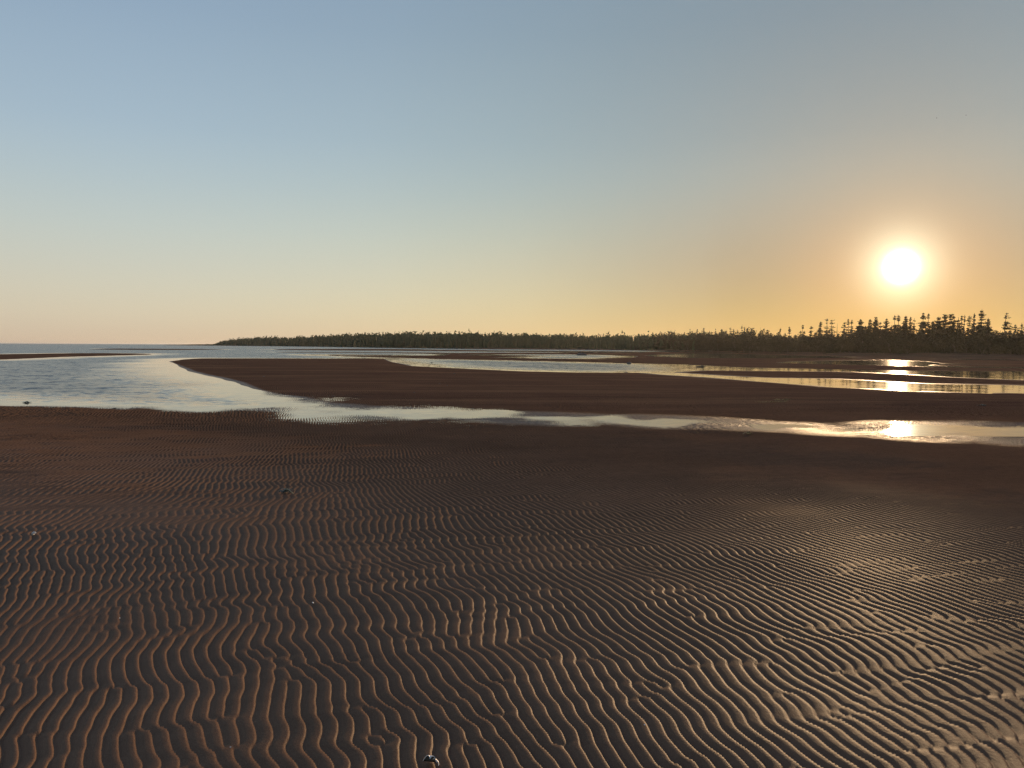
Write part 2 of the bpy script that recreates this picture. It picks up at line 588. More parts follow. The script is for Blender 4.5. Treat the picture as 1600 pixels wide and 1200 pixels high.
m.l.new(m.math('ADD', n_fine.outputs['Fac'], m.math('MULTIPLY', n_lump.outputs['Fac'], 1.3)), bump.inputs['Height'])
m.l.new(nrm, bump.inputs['Normal'])
m.set(Base_Color=c, Roughness=rough, Normal=bump.outputs['Normal'], IOR=1.36)
m.put(m.b.inputs['Specular IOR Level'], m.ramp(wetf, 0.0, 1.0, 0.0, 0.20))
# gloss on the near flat, faded outwards in place of fine ripple shadowing
m.set(Coat_Weight=m.math('MULTIPLY', m.math('SUBTRACT', 1.0, m.attr('dull')), 0.36), Coat_Roughness=0.56, Coat_IOR=1.33, Coat_Normal=bump.outputs['Normal'])
sand = link_mesh('sand', build_sand(), m.m)
tag(sand, kind='structure')


# ------------------------------------------------------------------ water
def build_water():
    ys = [14.0]
    while ys[-1] < 500:
        ys.append(ys[-1] + max(0.12, ys[-1] ** 2 / 1229.0 * 1.4))
    while ys[-1] < 40000:
        ys.append(ys[-1] * 1.12)
    ys = np.array(ys)
    s = np.linspace(-1, 1, 420)
    X = s[None, :] * (0.9 * ys + 4)[:, None]
    Y = np.repeat(ys[:, None], len(s), 1)
    z, d, dl = macro(X, Y)
    me = grid_mesh('water', X, Y, np.zeros(X.shape))
    vattr(me, 'depth', -d)
    vattr(me, 'open', 1 - smooth01(0.10, 0.24, X / Y))       # wind ruffles the open water on the left, the right-hand pools lie still
    return me


w = Mat('tidal water')
pos = w.coords()
dep = w.attr('depth')
calm = w.math('MULTIPLY', w.attr('open'), w.ramp(w.math('ADD', dep, w.math('MULTIPLY', w.math('SUBTRACT', w.noise(pos, 0.12, 3).outputs['Fac'], 0.5), 7.0)), 1.0, 7.0))
a1 = w.noise(w.coords((0.55, 1.0, 1.0)), 5.0, 2, 0.6).outputs['Color']
a2 = w.noise(w.coords((0.6, 1.0, 1.0)), 0.9, 3, 0.6).outputs['Color']
half_v = (0.5, 0.5, 0.5)
o1 = w.vmath('MULTIPLY', w.vmath('SUBTRACT', a1, half_v), (1.2, 1.7, 0.0))
o2 = w.vmath('MULTIPLY', w.vmath('SUBTRACT', a2, half_v), (0.55, 0.8, 0.0))
o = w.vmath('SCALE', w.vmath('ADD', o1, o2), scale=w.math('ADD', w.math('MULTIPLY', calm, 1.0), 0.022))
geo = w.node('ShaderNodeNewGeometry')
nrm = w.vmath('NORMALIZE', w.vmath('ADD', geo.outputs['Normal'], o))
w.set(Base_Color=(0.022, 0.026, 0.028), Roughness=w.math('ADD', w.math('MULTIPLY', calm, 0.20), 0.05), IOR=1.333, Normal=nrm)
water = link_mesh('water', build_water(), w.m)
tag(water, kind='structure')


# ------------------------------------------------------------------ evening haze
hz = bpy.data.materials.new('evening haze')
hz.use_nodes = True
hz.node_tree.nodes.remove(hz.node_tree.nodes['Principled BSDF'])
pv = hz.node_tree.nodes.new('ShaderNodeVolumePrincipled')
pv.inputs['Color'].default_value = (0.95, 0.93, 0.90, 1)
pv.inputs['Density'].default_value = 0.00005
pv.inputs['Anisotropy'].default_value = 0.6
hz.node_tree.links.new(pv.outputs[0], hz.node_tree.nodes['Material Output'].inputs['Volume'])
bm = bmesh.new()
bmesh.ops.create_cube(bm, size=1.0)
for v in bm.verts:
    v.co = Vector((v.co.x * 90000, 20000 + v.co.y * 42000, 14.0 + v.co.z * 32.0))
me = bpy.data.meshes.new('haze')
bm.to_mesh(me)
bm.free()
tag(link_mesh('haze', me, hz), kind='stuff')


# ------------------------------------------------------------------ vegetation
def leaf_material(name, c1, c2, trans=0.25):
    q = Mat(name)
    p = q.coords()
    oi = q.node('ShaderNodeObjectInfo')
    n = q.noise(p, 1.3, 3, 0.6)
    f = q.math('ADD', q.math('MULTIPLY', n.outputs['Fac'], 0.8), q.math('MULTIPLY', oi.outputs['Random'], 0.3), clamp=True)
    cc = q.mix(q.ramp(f, 0.3, 0.85), c1, c2)
    q.set(Base_Color=cc, Roughness=0.75)
    q.b.inputs['Specular IOR Level'].default_value = 0.2
    tr = q.node('ShaderNodeBsdfTranslucent')
    q.l.new(cc, tr.inputs['Color'])
    mx = q.node('ShaderNodeMixShader')
    mx.inputs[0].default_value = trans
    q.l.new(q.b.outputs[0], mx.inputs[1])
    q.l.new(tr.outputs[0], mx.inputs[2])
    q.l.new(mx.outputs[0], q.n['Material Output'].inputs['Surface'])
    return q.m


NEEDLE = leaf_material('spruce needles', (0.028, 0.025, 0.011), (0.052, 0.042, 0.019), 0.10)
LEAF = leaf_material('shrub leaves', (0.034, 0.029, 0.012), (0.066, 0.052, 0.022), 0.10)
FARLEAF = leaf_material('distant foliage', (0.040, 0.055, 0.026), (0.075, 0.090, 0.040), 0.2)
q = Mat('grey bark')
nb = q.noise(q.coords((4, 4, 0.8)), 6.0, 3)
q.set(Base_Color=q.mix(nb.outputs['Fac'], (0.060, 0.045, 0.035), (0.13, 0.10, 0.08)), Roughness=0.9)
BARK = q.m


class Tris:
    def __init__(self):
        self.v, self.f = [], []

    def poly(self, *pts):
        i = len(self.v)
        self.v.extend(pts)
        self.f.append(tuple(range(i, i + len(pts))))

    def tube(self, p0, p1, r0, r1, n=5):
        a, b = Vector(p0), Vector(p1)
        ax = (b - a).normalized() if (b - a).length > 1e-6 else Vector((0, 0, 1))
        s = ax.orthogonal().normalized()
        t = ax.cross(s)
        i = len(self.v)
        for p, r in ((a, r0), (b, r1)):
            for k in range(n):
                an = 2 * math.pi * k / n
                self.v.append(tuple(p + (s * math.cos(an) + t * math.sin(an)) * r))
        for k in range(n):
            self.f.append((i + k, i + (k + 1) % n, i + n + (k + 1) % n, i + n + k))
        self.f.append(tuple(i + n + k for k in range(n)))

    def mesh(self, name):
        me = bpy.data.meshes.new(name)
        me.from_pydata([tuple(p) for p in self.v], [], self.f)
        me.update()
        return me


def clump(T, c, size, rnd, flat=0.5, n=5):
    """a tuft of small blades round a point"""
    for _ in range(n):
        d = Vector((rnd.gauss(0, 1), rnd.gauss(0, 1), rnd.gauss(0, flat))).normalized()
        s = d.orthogonal().normalized()
        s.rotate(Matrix.Rotation(rnd.uniform(0, 6.28), 3, d))
        p = Vector(c) + Vector((rnd.gauss(0, .35), rnd.gauss(0, .35), rnd.gauss(0, .35 * flat + .1))) * size
        L, wd = size * rnd.uniform(.6, 1.15), size * rnd.uniform(.25, .48)
        T.poly(tuple(p - s * wd), tuple(p + d * L * .5 - s * wd * .6), tuple(p + d * L), tuple(p + s * wd))


def spruce(h, wide, dens, rnd, lean=0.0, gap=0.0, flag=0.0, bare=0.25, dead=False, topclub=0.0):
    """trunk and crown meshes of one spruce; flag pushes the branches to one side (wind), gap leaves whorls out"""
    Tt, Tc = Tris(), Tris()
    segs = 7
    pts = []
    bx, by = rnd.uniform(-.3, .3), rnd.uniform(-.3, .3)
    for i in range(segs + 1):
        t = i / segs
        pts.append(Vector((lean * t * t * h + bx * math.sin(t * 3) * .4, by * math.sin(t * 2.6) * .4, h * t)))
    r0 = .018 * h + .02
    for i in range(segs):
        Tt.tube(pts[i], pts[i + 1], r0 * (1 - i / segs * .85), r0 * (1 - (i + 1) / segs * .85), 5)

    def along(t):
        x = t * segs
        i = min(int(x), segs - 1)
        return pts[i].lerp(pts[i + 1], x - i)
    nw = int((h * (1 - bare)) / .42)
    for k in range(nw):
        t = bare + (1 - bare) * (k + rnd.uniform(-.3, .3)) / nw
        t = min(max(t, .02), .985)
        if rnd.random() < gap * (1 - .6 * (t > .85)):
            continue
        prof = min(1.0, 1.75 * (1 - (t - bare) / (1 - bare))) ** .85
        prof = max(prof, .11) * (.72 + .28 * math.sin(k * 1.7 + bx * 9))
        if topclub and t > .86:
            prof = max(prof, topclub)
        nb = max(3, int(dens * 6))
        for b in range(nb):
            an = 2 * math.pi * (b + rnd.random()) / nb + k
            dirn = Vector((math.cos(an), math.sin(an), 0))
            L = 1.5 * wide * prof * rnd.uniform(.4, 1.15)
            if flag:
                L *= max(.25, 1 + flag * dirn.x)
            p0 = along(t)
            up = rnd.uniform(-.30, .12) if t < .8 else rnd.uniform(.1, .5)
            p1 = p0 + dirn * L + Vector((0, 0, up * L))
            Tt.tube(p0, p1, .012 + .016 * L, .006, 3)
            if dead:
                continue
            ns = max(2, int(L / .26 * min(1.2, dens + .25)))
            for s in range(ns):
                f = (s + .8) / ns
                clump(Tc, p0.lerp(p1, f) + Vector((0, 0, -.05)), (.30 + .24 * (1 - f)) * (.8 + .3 * dens) * (1 - .4 * t * t), rnd, .5, 7)
    if not dead:
        for i in range(5):
            clump(Tc, along(.93 + .014 * i), .14, rnd, 1.2, 3)
    return Tt, Tc


def shrub(h, wd, rnd, n=300):
    """leafy bush with several stems"""
    Tt, Tc = Tris(), Tris()
    for k in range(5):
        an = rnd.uniform(0, 6.28)
        Tt.tube((0, 0, -.1), (math.cos(an) * wd * .25, math.sin(an) * wd * .25, h * .6), .07, .03, 4)
    lobes = [(rnd.uniform(-.5, .5) * wd * .8, rnd.uniform(-.5, .5) * wd * .7, h * (.12 if _ < 4 else rnd.uniform(.25, .74)), rnd.uniform(.20, .36) * min(h, wd)) for _ in range(12)]
    for k in range(n):
        lx, ly, lz, lr = rnd.choice(lobes)
        d = Vector((rnd.gauss(0, 1), rnd.gauss(0, 1), rnd.gauss(0, 1))).normalized() * lr * rnd.uniform(.5, 1.05)
        clump(Tc, (lx + d.x, ly + d.y, max(.05, lz + d.z)), rnd.uniform(.28, .5), rnd, .9, 3)
    return Tt, Tc


SH = np.array(SHORE)


def place(px, back):
    """ground point 'back' metres behind the shoreline along the line of sight through column px"""
    py = np.interp(px, SH[:, 0], SH[:, 1])
    p = at(px, py)
    n = np.linalg.norm(p)
    return p * (1 + back / n)


def ground_z(p):
    return float(macro(np.array([p[0]]), np.array([p[1]]))[0][0])


def height_for(p, px, py):
    d = ray(px, py)
    return CAM_H + np.linalg.norm(p) / np.linalg.norm(d[:2]) * d[2]


# every spruce that stands out of the wood on the right: column, top, half width (m), density, options, label
SPRUCES = [
    (1077.5, 513.5, .55, .35, dict(gap=.5, bare=.5), 'thin bare-stemmed spruce with a tiny tuft, first to rise from the left-end scrub'),
    (1089, 514, 1.0, .8, dict(gap=.2), 'bushy-topped spruce just right of the thin tufted one at the left end of the wood'),
    (1099, 512, 1.0, .8, dict(gap=.25, topclub=.3), 'dark club-topped spruce at the left end of the near wood'),
    (1108, 516.5, .5, .5, dict(gap=.3), 'short thin spike of spruce between the club-topped spruce and the rounded thicket'),
    (1117.5, 513, .55, .35, dict(gap=.5, bare=.4), 'slender sparse spruce poking out left of the rounded thicket top'),
    (1127, 514, 1.7, 1.1, dict(), 'broad dense pointed spruce crowning the rounded thicket'),
    (1134, 515, 1.5, .8, dict(gap=.2), 'ragged wide spruce leaning against the broad pointed one'),
    (1141, 511.5, 1.1, .6, dict(gap=.35, topclub=.45), 'tufted spruce with a round top right of the broad pointed one'),
    (1145.5, 513.5, .6, .5, dict(gap=.4, bare=.45), 'small round-headed spruce beside the tufted round-topped one'),
    (1152, 516, 1.2, .8, dict(gap=.2), 'short stout spruce at the foot of the tall sparse one'),
    (1158.5, 507.5, 1.2, .5, dict(gap=.4, topclub=.25), 'tall sparse spruce, highest in the left stretch of the near wood'),
    (1162.5, 510.5, .8, .4, dict(gap=.5, topclub=.3), 'thin open spruce close on the right of the tallest left-hand one'),
    (1167, 512, .6, .35, dict(gap=.5, lean=.03), 'leaning wispy spruce right of the thin open one'),
    (1177, 515, 1.4, .9, dict(gap=.15), 'stocky full spruce in the dip before the bare-topped one'),
    (1187, 511.5, .9, .35, dict(gap=.5, dead=True), 'nearly leafless grey spruce with bare twigs, left of the stocky pyramid'),
    (1198.5, 515, 1.7, .9, dict(gap=.2), 'wide pyramid-shaped spruce right of the leafless grey one'),
    (1219, 512.5, .65, .6, dict(lean=.10, gap=.3), 'small narrow spruce leaning to the right'),
    (1232.5, 510, .9, .7, dict(gap=.25), 'small pointed spruce with a thin spire, right of the leaning narrow one'),
    (1253.5, 507.3, 1.2, .65, dict(gap=.3, topclub=.28), 'medium spruce with a thick topknot and a broad skirt'),
    (1266.5, 509, 1.6, .8, dict(gap=.25, flag=.6, lean=.06), 'flat-topped wind-bent spruce reaching right'),
    (1281.5, 501.5, 1.0, .95, dict(lean=.05), 'dense column-like spruce leaning slightly right'),
    (1291, 497.5, 1.35, .5, dict(gap=.42, flag=-.3, topclub=.3), 'tall gappy spruce, left of a close pair with see-through branches'),
    (1298, 499.5, 1.5, .6, dict(gap=.35, flag=.3, topclub=.32), 'tall gappy spruce, right of a close pair with see-through branches'),
    (1307, 505.5, .8, .3, dict(gap=.35, dead=True, bare=.1), 'dead leafless spruce with short bare twigs in the gap'),
    (1318, 503, 1.3, .5, dict(gap=.35), 'open layered spruce right of the dead leafless one'),
    (1324, 498, 1.3, .45, dict(gap=.45, flag=-.3), 'crooked-topped spruce with flat spreading lower limbs'),
    (1330, 499, 1.0, .55, dict(gap=.35), 'slim spruce touching the dense broad one on its right'),
    (1343, 498.5, 1.9, 1.2, dict(), 'broad dense full-crowned spruce left of a narrow slit of sky'),
    (1358, 498, 1.2, .9, dict(lean=.07), 'right-leaning bushy spruce just right of the narrow slit of sky'),
    (1367, 495, 1.6, 1.1, dict(), 'thick spruce with a blunt head under the sun'),
    (1374, 503, 1.2, .9, dict(gap=.15), 'short filler spruce at the shoulder of the blunt-headed one'),
    (1384, 497.3, 1.6, .95, dict(lean=.05), 'rounded spruce with a right-tilted tip, left of the sun'),
    (1396.5, 492, 1.1, .85, dict(gap=.15), 'slender tall spruce straight below the sun, left one of two'),
    (1402.5, 492, 1.0, .85, dict(gap=.2), 'slender tall spruce straight below the sun, right one of two'),
    (1413.5, 493, 1.5, 1.1, dict(), 'dense bulky spruce right below the sun'),
    (1421, 494.5, 1.0, .65, dict(gap=.3), 'layered spruce between the bulky one and a thin round-tipped one'),
    (1427, 497, .9, .5, dict(gap=.4, topclub=.3), 'thin see-through spruce with a round tip'),
    (1440.5, 488.5, 1.7, 1.0, dict(gap=.1), 'tall heavy spruce with a big bulb-like head'),
    (1448.5, 489.5, 1.0, .7, dict(gap=.25, topclub=.2), 'tall narrow spruce close to the bulb-headed one'),
    (1456, 501, 1.6, 1.0, dict(), 'low wide spruce filling the hollow right of the tall narrow one'),
    (1465, 494.5, 2.1, 1.15, dict(), 'wide billowing spruce with a sloping left shoulder'),
    (1475, 491, 1.5, .95, dict(gap=.12, topclub=.35), 'spruce with a mushroom-shaped top'),
    (1484, 490.3, 1.6, 1.0, dict(gap=.12, topclub=.45), 'thick-headed spruce twin to the mushroom-topped one'),
    (1489, 493.5, 1.0, .7, dict(gap=.25, topclub=.3), 'smaller round-headed spruce behind the thick-headed one'),
    (1496, 496, 1.1, .7, dict(gap=.3), 'ragged medium spruce in the thin stretch'),
    (1501, 492.5, .8, .55, dict(gap=.35), 'straight spiky spruce, left one of two slim ones in the thin stretch'),
    (1505.5, 492, .75, .5, dict(gap=.4), 'straight spiky spruce, right one of two slim ones in the thin stretch'),
    (1513, 493.2, .9, .5, dict(gap=.45, bare=.35, topclub=.35), 'spruce with a diamond-shaped tuft on a bare stem'),
    (1520.5, 489, .6, .5, dict(gap=.35, bare=.3), 'tall pole-like spruce with short stubby branches'),
    (1531.5, 483, 1.9, .85, dict(gap=.25), 'tallest spruce of the wood, ragged with wide upper arms'),
    (1542.5, 496.5, 1.4, .9, dict(gap=.15), 'pointed spruce on the right flank of the tallest one'),
    (1570, 488.5, 2.3, .6, dict(gap=.4, flag=.55, lean=.05), 'windswept flag-shaped spruce alone right of the gap, limbs streaming right'),
    (1585, 506.5, .9, .55, dict(gap=.3), 'thin young spruce spire near the right edge of the picture'),
    (1594.5, 504.5, .9, .45, dict(gap=.35), 'sparse small spruce at the very right edge'),
    (1604, 508, 1.6, .9, dict(gap=.1), 'spruce half cut by the right edge of the picture'),
]
GSP = 'spruces standing out along the near wood'
rnd = random.Random(3)
for (px, py, wd, dn, kw, lab) in SPRUCES:
    p = place(px, rnd.uniform(16, 32))
    gz = ground_z(p)
    h = height_for(p, px - kw.get('lean', 0) * 0, py) - gz
    px_per_m = F / np.linalg.norm(p)
    lean = kw.get('lean', 0)
    x0 = p[0] - lean * h
    Tt, Tc = spruce(h, wd, dn, rnd, **kw)
    root = thing('spruce_tree', (x0, p[1], gz), lab, 'tree', GSP)
    link_mesh('trunk', Tt.mesh('trunk'), BARK, root)
    if Tc.f:
        link_mesh('crown', Tc.mesh('crown'), NEEDLE, root)

# younger spruces that fill the mass between them
px = 1012.0
while px < 1640:
    p = place(px, rnd.uniform(20, 36))
    gz = ground_z(p)
    top = float(np.interp(px, [1000, 1060, 1200, 1300, 1340, 1400, 1540, 1560, 1600, 1650], [525, 519, 521, 517, 510, 506, 505, 518, 515, 514])) + rnd.uniform(-3, 9)
    h = height_for(p, px, top) - gz
    Tt, Tc = spruce(h, rnd.uniform(1.0, 1.7), rnd.uniform(.7, 1.0), rnd, gap=rnd.uniform(0, .2), lean=rnd.uniform(-.02, .05), bare=.12)
    root = thing('young_spruce', (p[0], p[1], gz), 'lower dark spruce wedged between the taller ones of the near wood', 'tree', 'lower spruces filling the near wood')
    link_mesh('trunk', Tt.mesh('trunk'), BARK, root)
    link_mesh('crown', Tc.mesh('crown'), NEEDLE, root)
    px += rnd.uniform(4, 8.5)

# bushes and low trees that make the dark bank below them
protos = []
for k in range(8):
    a, b = shrub(rnd.uniform(3.6, 4.6), rnd.uniform(3.6, 5.0), rnd)
    protos.append((a.mesh('stem'), b.mesh('foliage')))
ROWS = [(7, 1.0, 985, 1700), (14, 1.15, 1005, 1700), (21, 1.2, 1020, 1700)]
CANOPY = [(960, 543), (985, 538), (1000, 533), (1020, 526), (1035, 523), (1060, 522), (1090, 521), (1130, 519), (1160, 520.5), (1200, 523), (1300, 525), (1370, 523), (1450, 522), (1540, 521), (1560, 524), (1600, 521), (1700, 522)]
CN = np.array(CANOPY)
kk = 0
for (back, sc_, x0, x1) in ROWS:
    px = x0
    while px < x1:
        p = place(px + rnd.uniform(-2, 2), back + rnd.uniform(-2.5, 2.5))
        gz = ground_z(p)
        want = height_for(p, px, float(np.interp(px, CN[:, 0], CN[:, 1]))) - gz
        want *= {7: .72, 14: .92, 21: 1.05}[back] * rnd.uniform(.72, 1.12)
        st, fo = protos[kk % 8]
        kk += 1
        s = max(.25, want / 3.9)
        root = thing('shrub', (p[0], p[1], gz), 'leafy olive-brown bush in the dense bank along the foot of the spruces', 'bush', 'bushes along the foot of the near wood', rnd.uniform(0, 6.28))
        root.scale = (max(s, .8), max(s, .8), s)
        link_mesh('stem', st, BARK, root)
        link_mesh('foliage', fo, LEAF, root)
        px += rnd.uniform(2.0, 3.2) / np.linalg.norm(p) * F

# the far wood: one dark mass of small trees
FT = np.array([(322, 539.2), (335, 537.2), (345, 533), (360, 530.5), (380, 528.6), (400, 527), (440, 527), (470, 526.2), (500, 524.3), (540, 522), (600, 520.3), (650, 519.4), (700, 519.8), (760, 520.2), (800, 521), (870, 521.8), (930, 523), (990, 522.6), (1080, 523), (1200, 525.5), (1300, 527), (1450, 524.5), (1545, 523), (1560, 526), (1700, 524)])
T = Tris()
rf = random.Random(19)
for row, (back, hs) in enumerate([(5, .68), (12, .84), (20, .92), (30, .96), (42, .98)]):
    px = 322.0
    while px < (1085 if row < 3 else 1700):
        p = place(px, back + rf.uniform(-2, 3) + (12 if px > 1085 else 0))
        d = np.linalg.norm(p)
        gz = max(0.2, ground_z(p)) if row == 0 else 1.2
        h = (height_for(p, px, float(np.interp(px, FT[:, 0], FT[:, 1]))) - gz) * hs * rf.uniform(.92, 1.04)
        if rf.random() < .10:
            h *= 1.10
        h = max(h, .6)
        conif = rf.random() < .6
        wd = h * rf.uniform(.16, .26) if conif else h * rf.uniform(.28, .42)
        n = 22
        for k in range(n):
            t = (k + rf.random()) / n
            r = wd * ((1 - t) ** .8 if conif else math.sin(min(1, .25 + t) * math.pi * .93) ** .7)
            an = rf.uniform(0, 6.28)
            c = Vector((p[0] + math.cos(an) * r * .6, p[1] + math.sin(an) * r * .6, gz + h * t * .97))
            clump(T, c, max(.5, wd * .62), rf, 1.0, 2)
        rings = [(-.05, .9), (.25, .95), (.55, .7), (.8, .36), (.93, .10)] if conif else [(-.05, .7), (.3, .95), (.6, .95), (.85, .6), (.95, .2)]
        base = len(T.v)
        for (tz, tr) in rings:
            for k in range(6):
                rr = wd * tr * rf.uniform(.55, 1.0)
                T.v.append((p[0] + rr * math.cos(k * 1.047), p[1] + rr * math.sin(k * 1.047), gz + h * (tz + rf.uniform(-.05, .05))))
        for a_ in range(4):
            for k in range(6):
                T.f.append((base + a_ * 6 + k, base + a_ * 6 + (k + 1) % 6, base + a_ * 6 + 6 + (k + 1) % 6, base + a_ * 6 + 6 + k))
        px += rf.uniform(1.3, 2.3) / d * F * (1.0 + h * .06)
ff = link_mesh('forest', T.mesh('forest'), FARLEAF)
tag(ff, 'far dark green wood along the low point, jagged spruce tops against the sky', None, None, 'stuff')


# ------------------------------------------------------------------ small things on the flats
def plain(name, c1, c2, scale, rough=0.7):
    g = Mat(name)
    n = g.noise(g.coords(), scale, 3)
    g.set(Base_Color=g.mix(n.outputs['Fac'], c1, c2), Roughness=rough)
    return g.m


WEED = plain('wet seaweed', (0.010, 0.016, 0.008), (0.035, 0.045, 0.018), 30, .35)
PALEWEED = plain('pale seaweed blade', (0.16, 0.15, 0.07), (0.30, 0.27, 0.14), 40, .5)
ROCK = plain('dark rock', (0.030, 0.026, 0.024), (0.075, 0.065, 0.055), 3, .6)
WOOD = plain('driftwood', (0.05, 0.038, 0.028), (0.12, 0.095, 0.07), 8, .8)
SHELL = plain('white shell', (0.55, 0.50, 0.46), (0.80, 0.76, 0.72), 60, .45)
DARKSHELL = plain('dark shell hollow', (0.04, 0.042, 0.04), (0.10, 0.10, 0.09), 50, .6)
STRAW = plain('straw coloured wrack', (0.24, 0.16, 0.06), (0.40, 0.28, 0.12), 12, .8)
BIRD = plain('dark plumage', (0.03, 0.03, 0.03), (0.06, 0.06, 0.06), 9, .8)


def sand_z(p):
    z = macro(np.array([p[0]]), np.array([p[1]]))[0]
    return max(0.0, float(z[0]))


def weed_mesh(r, seed):
    g = random.Random(seed)
    T = Tris()
    for k in range(46):                       # low heap of curled ribbons
        an, rr = g.uniform(0, 6.28), r * abs(g.gauss(0, .45))
        p = Vector((math.cos(an) * rr, math.sin(an) * rr * .7, .02 + (r * .42) * max(0, 1 - rr / r) * g.uniform(.3, 1)))
        a2 = g.uniform(0, 6.28)
        d = Vector((math.cos(a2), math.sin(a2), g.uniform(-.3, .3)))
        s = Vector((-d.y, d.x, g.uniform(-.6, .6))).normalized() * r * g.uniform(.06, .13)
        q0, L = p, r * g.uniform(.25, .6)
        for j in range(3):
            q1 = q0 + d * (L / 3)
            q1.z = max(.004, q1.z - .05 * r * j)
            T.poly(tuple(q0 - s), tuple(q1 - s * .8), tuple(q1 + s * .8), tuple(q0 + s))
            q0 = q1
            d.rotate(Matrix.Rotation(g.uniform(-.6, .6), 3, 'Z'))
    return T.mesh('seaweed_clump')


def lump_mesh(name, a, b, c_, seed, sub=3, rough=.22):
    bm = bmesh.new()
    bmesh.ops.create_icosphere(bm, subdivisions=sub, radius=1)
    from mathutils import noise as mn
    for v in bm.verts:
        k = 1 + rough * mn.noise(v.co * 1.7 + Vector((seed, 0, 0))) + rough * .5 * mn.noise(v.co * 4.1 + Vector((0, seed, 0)))
        v.co = Vector((v.co.x * a * k, v.co.y * b * k, v.co.z * c_ * k))
        if v.co.z < -c_ * .4:
            v.co.z = -c_ * .4
    me = bpy.data.meshes.new(name)
    bm.to_mesh(me)
    bm.free()
    return me


# foreground: an open clam shell, white outside and dark in the hollow
def valve(rad, depth, flip):
    bm = bmesh.new()
    n_r, n_a = 9, 22
    rings = []
    for layer in (0, 1):
        ring = []
        for i in range(n_r + 1):
            t = i / n_r
            row = []
            for j in range(n_a + 1):
                an = math.pi * (.04 + .92 * j / n_a)
                rr = rad * t * (1 - .18 * abs(math.cos(an)) ** 2)
                rib = 1 + .035 * math.cos(j * 2.4) * t
                x = rr * math.cos(an) * 1.05 * rib
                y = rr * math.sin(an) * rib
                z = depth * math.sin(math.pi * min(1, .12 + .88 * t)) ** .8 * (1 - .35 * t) - (.0022 if layer else 0)
                row.append(bm.verts.new((x, y, z)))
            ring.append(row)
        rings.append(ring)
    for L, ring in enumerate(rings):
        for i in range(n_r):
            for j in range(n_a):
                fv = [ring[i][j], ring[i + 1][j], ring[i + 1][j + 1], ring[i][j + 1]]
                f = bm.faces.new(fv if L == 0 else fv[::-1])
                f.material_index = L
                f.smooth = True
    for j in range(n_a):
        f = bm.faces.new([rings[0][n_r][j], rings[1][n_r][j], rings[1][n_r][j + 1], rings[0][n_r][j + 1]])
    for ends in (0, n_a):
        for i in range(n_r):
            bm.faces.new([rings[0][i][ends], rings[1][i][ends], rings[1][i + 1][ends], rings[0][i + 1][ends]])
    me = bpy.data.meshes.new('valve')
    bm.to_mesh(me)
    bm.free()
    me.materials.append(SHELL)
    me.materials.append(DARKSHELL)
    return me


p = at(671, 1221)
cl = thing('clam_shell', (p[0], p[1], sand_z(p) + .001), 'open white clam shell with a dark hollow at the bottom edge', 'shell')
v1 = link_mesh('valve', valve(.030, .024, 0), None, cl)
v1.rotation_euler = (R(-26), R(4), R(-6))
v1.location = (0, .004, .016)
v2 = link_mesh('valve', valve(.020, .010, 0), None, cl)
v2.rotation_euler = (R(-30), R(25), R(-38))
v2.location = (.020, .008, .012)

# the small whelk on the left
p = at(53.5, 846)
wh = Tris()
for k in range(26):
    a0, a1 = k * .62, (k + 1) * .62
    r0, r1 = .0125 * (1 - k / 27), .0125 * (1 - (k + 1) / 27)
    wh.tube((math.cos(a0) * r0 * .7, k * .0011, math.sin(a0) * r0 * .7 + .009), (math.cos(a1) * r1 * .7, (k + 1) * .0011, math.sin(a1) * r1 * .7 + .009), r0 * .8 + .001, r1 * .8 + .001, 7)
ws = link_mesh('snail_shell', wh.mesh('snail_shell'), SHELL)
ws.location = (p[0], p[1], sand_z(p) + .006)
ws.rotation_euler = (0, 0, 1.2)
tag(ws, 'tiny pale snail shell among the ripples near the left edge', 'shell')

# a few broken bits of shell on the near sand
for px, py, k, lab in [(489, 944, 1.0, 'pale broken shell bit between ripples in the middle of the foreground'),
                       (360, 1172, .6, 'very small white shell chip low on the left foreground'),
                       (1007, 1136, .6, 'very small white shell chip low in the centre-right foreground'),
                       (187, 968, .7, 'little pale shell chip in a trough on the left foreground')]:
    p = at(px, py, .05)
    g = random.Random(px)
    T = Tris()
    for q in range(4 if k == 1.0 else 1):
        c0 = Vector((g.uniform(-.012, .012), g.uniform(-.006, .006), 0)) if q else Vector((0, 0, 0))
        ring = [c0 + Vector((math.cos(a_) * .006 * g.uniform(.6, 1.2), math.sin(a_) * .004 * g.uniform(.6, 1.2), g.uniform(0, .003))) * k for a_ in (0, 1.1, 2.2, 3.2, 4.3, 5.3)]
        top = [v_ + Vector((0, 0, .0022)) for v_ in ring]
        T.poly(*[tuple(v_) for v_ in top])
        for e_ in range(6):
            T.poly(tuple(ring[e_]), tuple(ring[(e_ + 1) % 6]), tuple(top[(e_ + 1) % 6]), tuple(top[e_]))
    o = link_mesh('shell_fragment', T.mesh('shell_fragment'), SHELL)
    o.location = (p[0], p[1], sand_z(p) + .004)
    o.rotation_euler = (.35, 0, g.uniform(0, 3))
    tag(o, lab, 'shell', 'shell bits on the near sand')

# near clump of weed with a pale blade
p = at(446, 776)
near_weed = thing('seaweed_clump', (p[0], p[1], sand_z(p) + .002), 'dark green seaweed clump with a pale blade on the rippled sand', 'seaweed')
link_mesh('fronds', weed_mesh(.075, 4), WEED, near_weed)
bl = Tris()
q0 = Vector((-.01, -.02, .045))
for j in range(6):
    q1 = q0 + Vector((.018, -.004, -.001 - .0028 * j))
    bl.poly(tuple(q0 + Vector((0, .005, .003))), tuple(q0 - Vector((0, .005, 0))), tuple(q1 - Vector((0, .005, 0))), tuple(q1 + Vector((0, .005, .003))))
    q0 = q1
link_mesh('blade', bl.mesh('blade'), PALEWEED, near_weed)

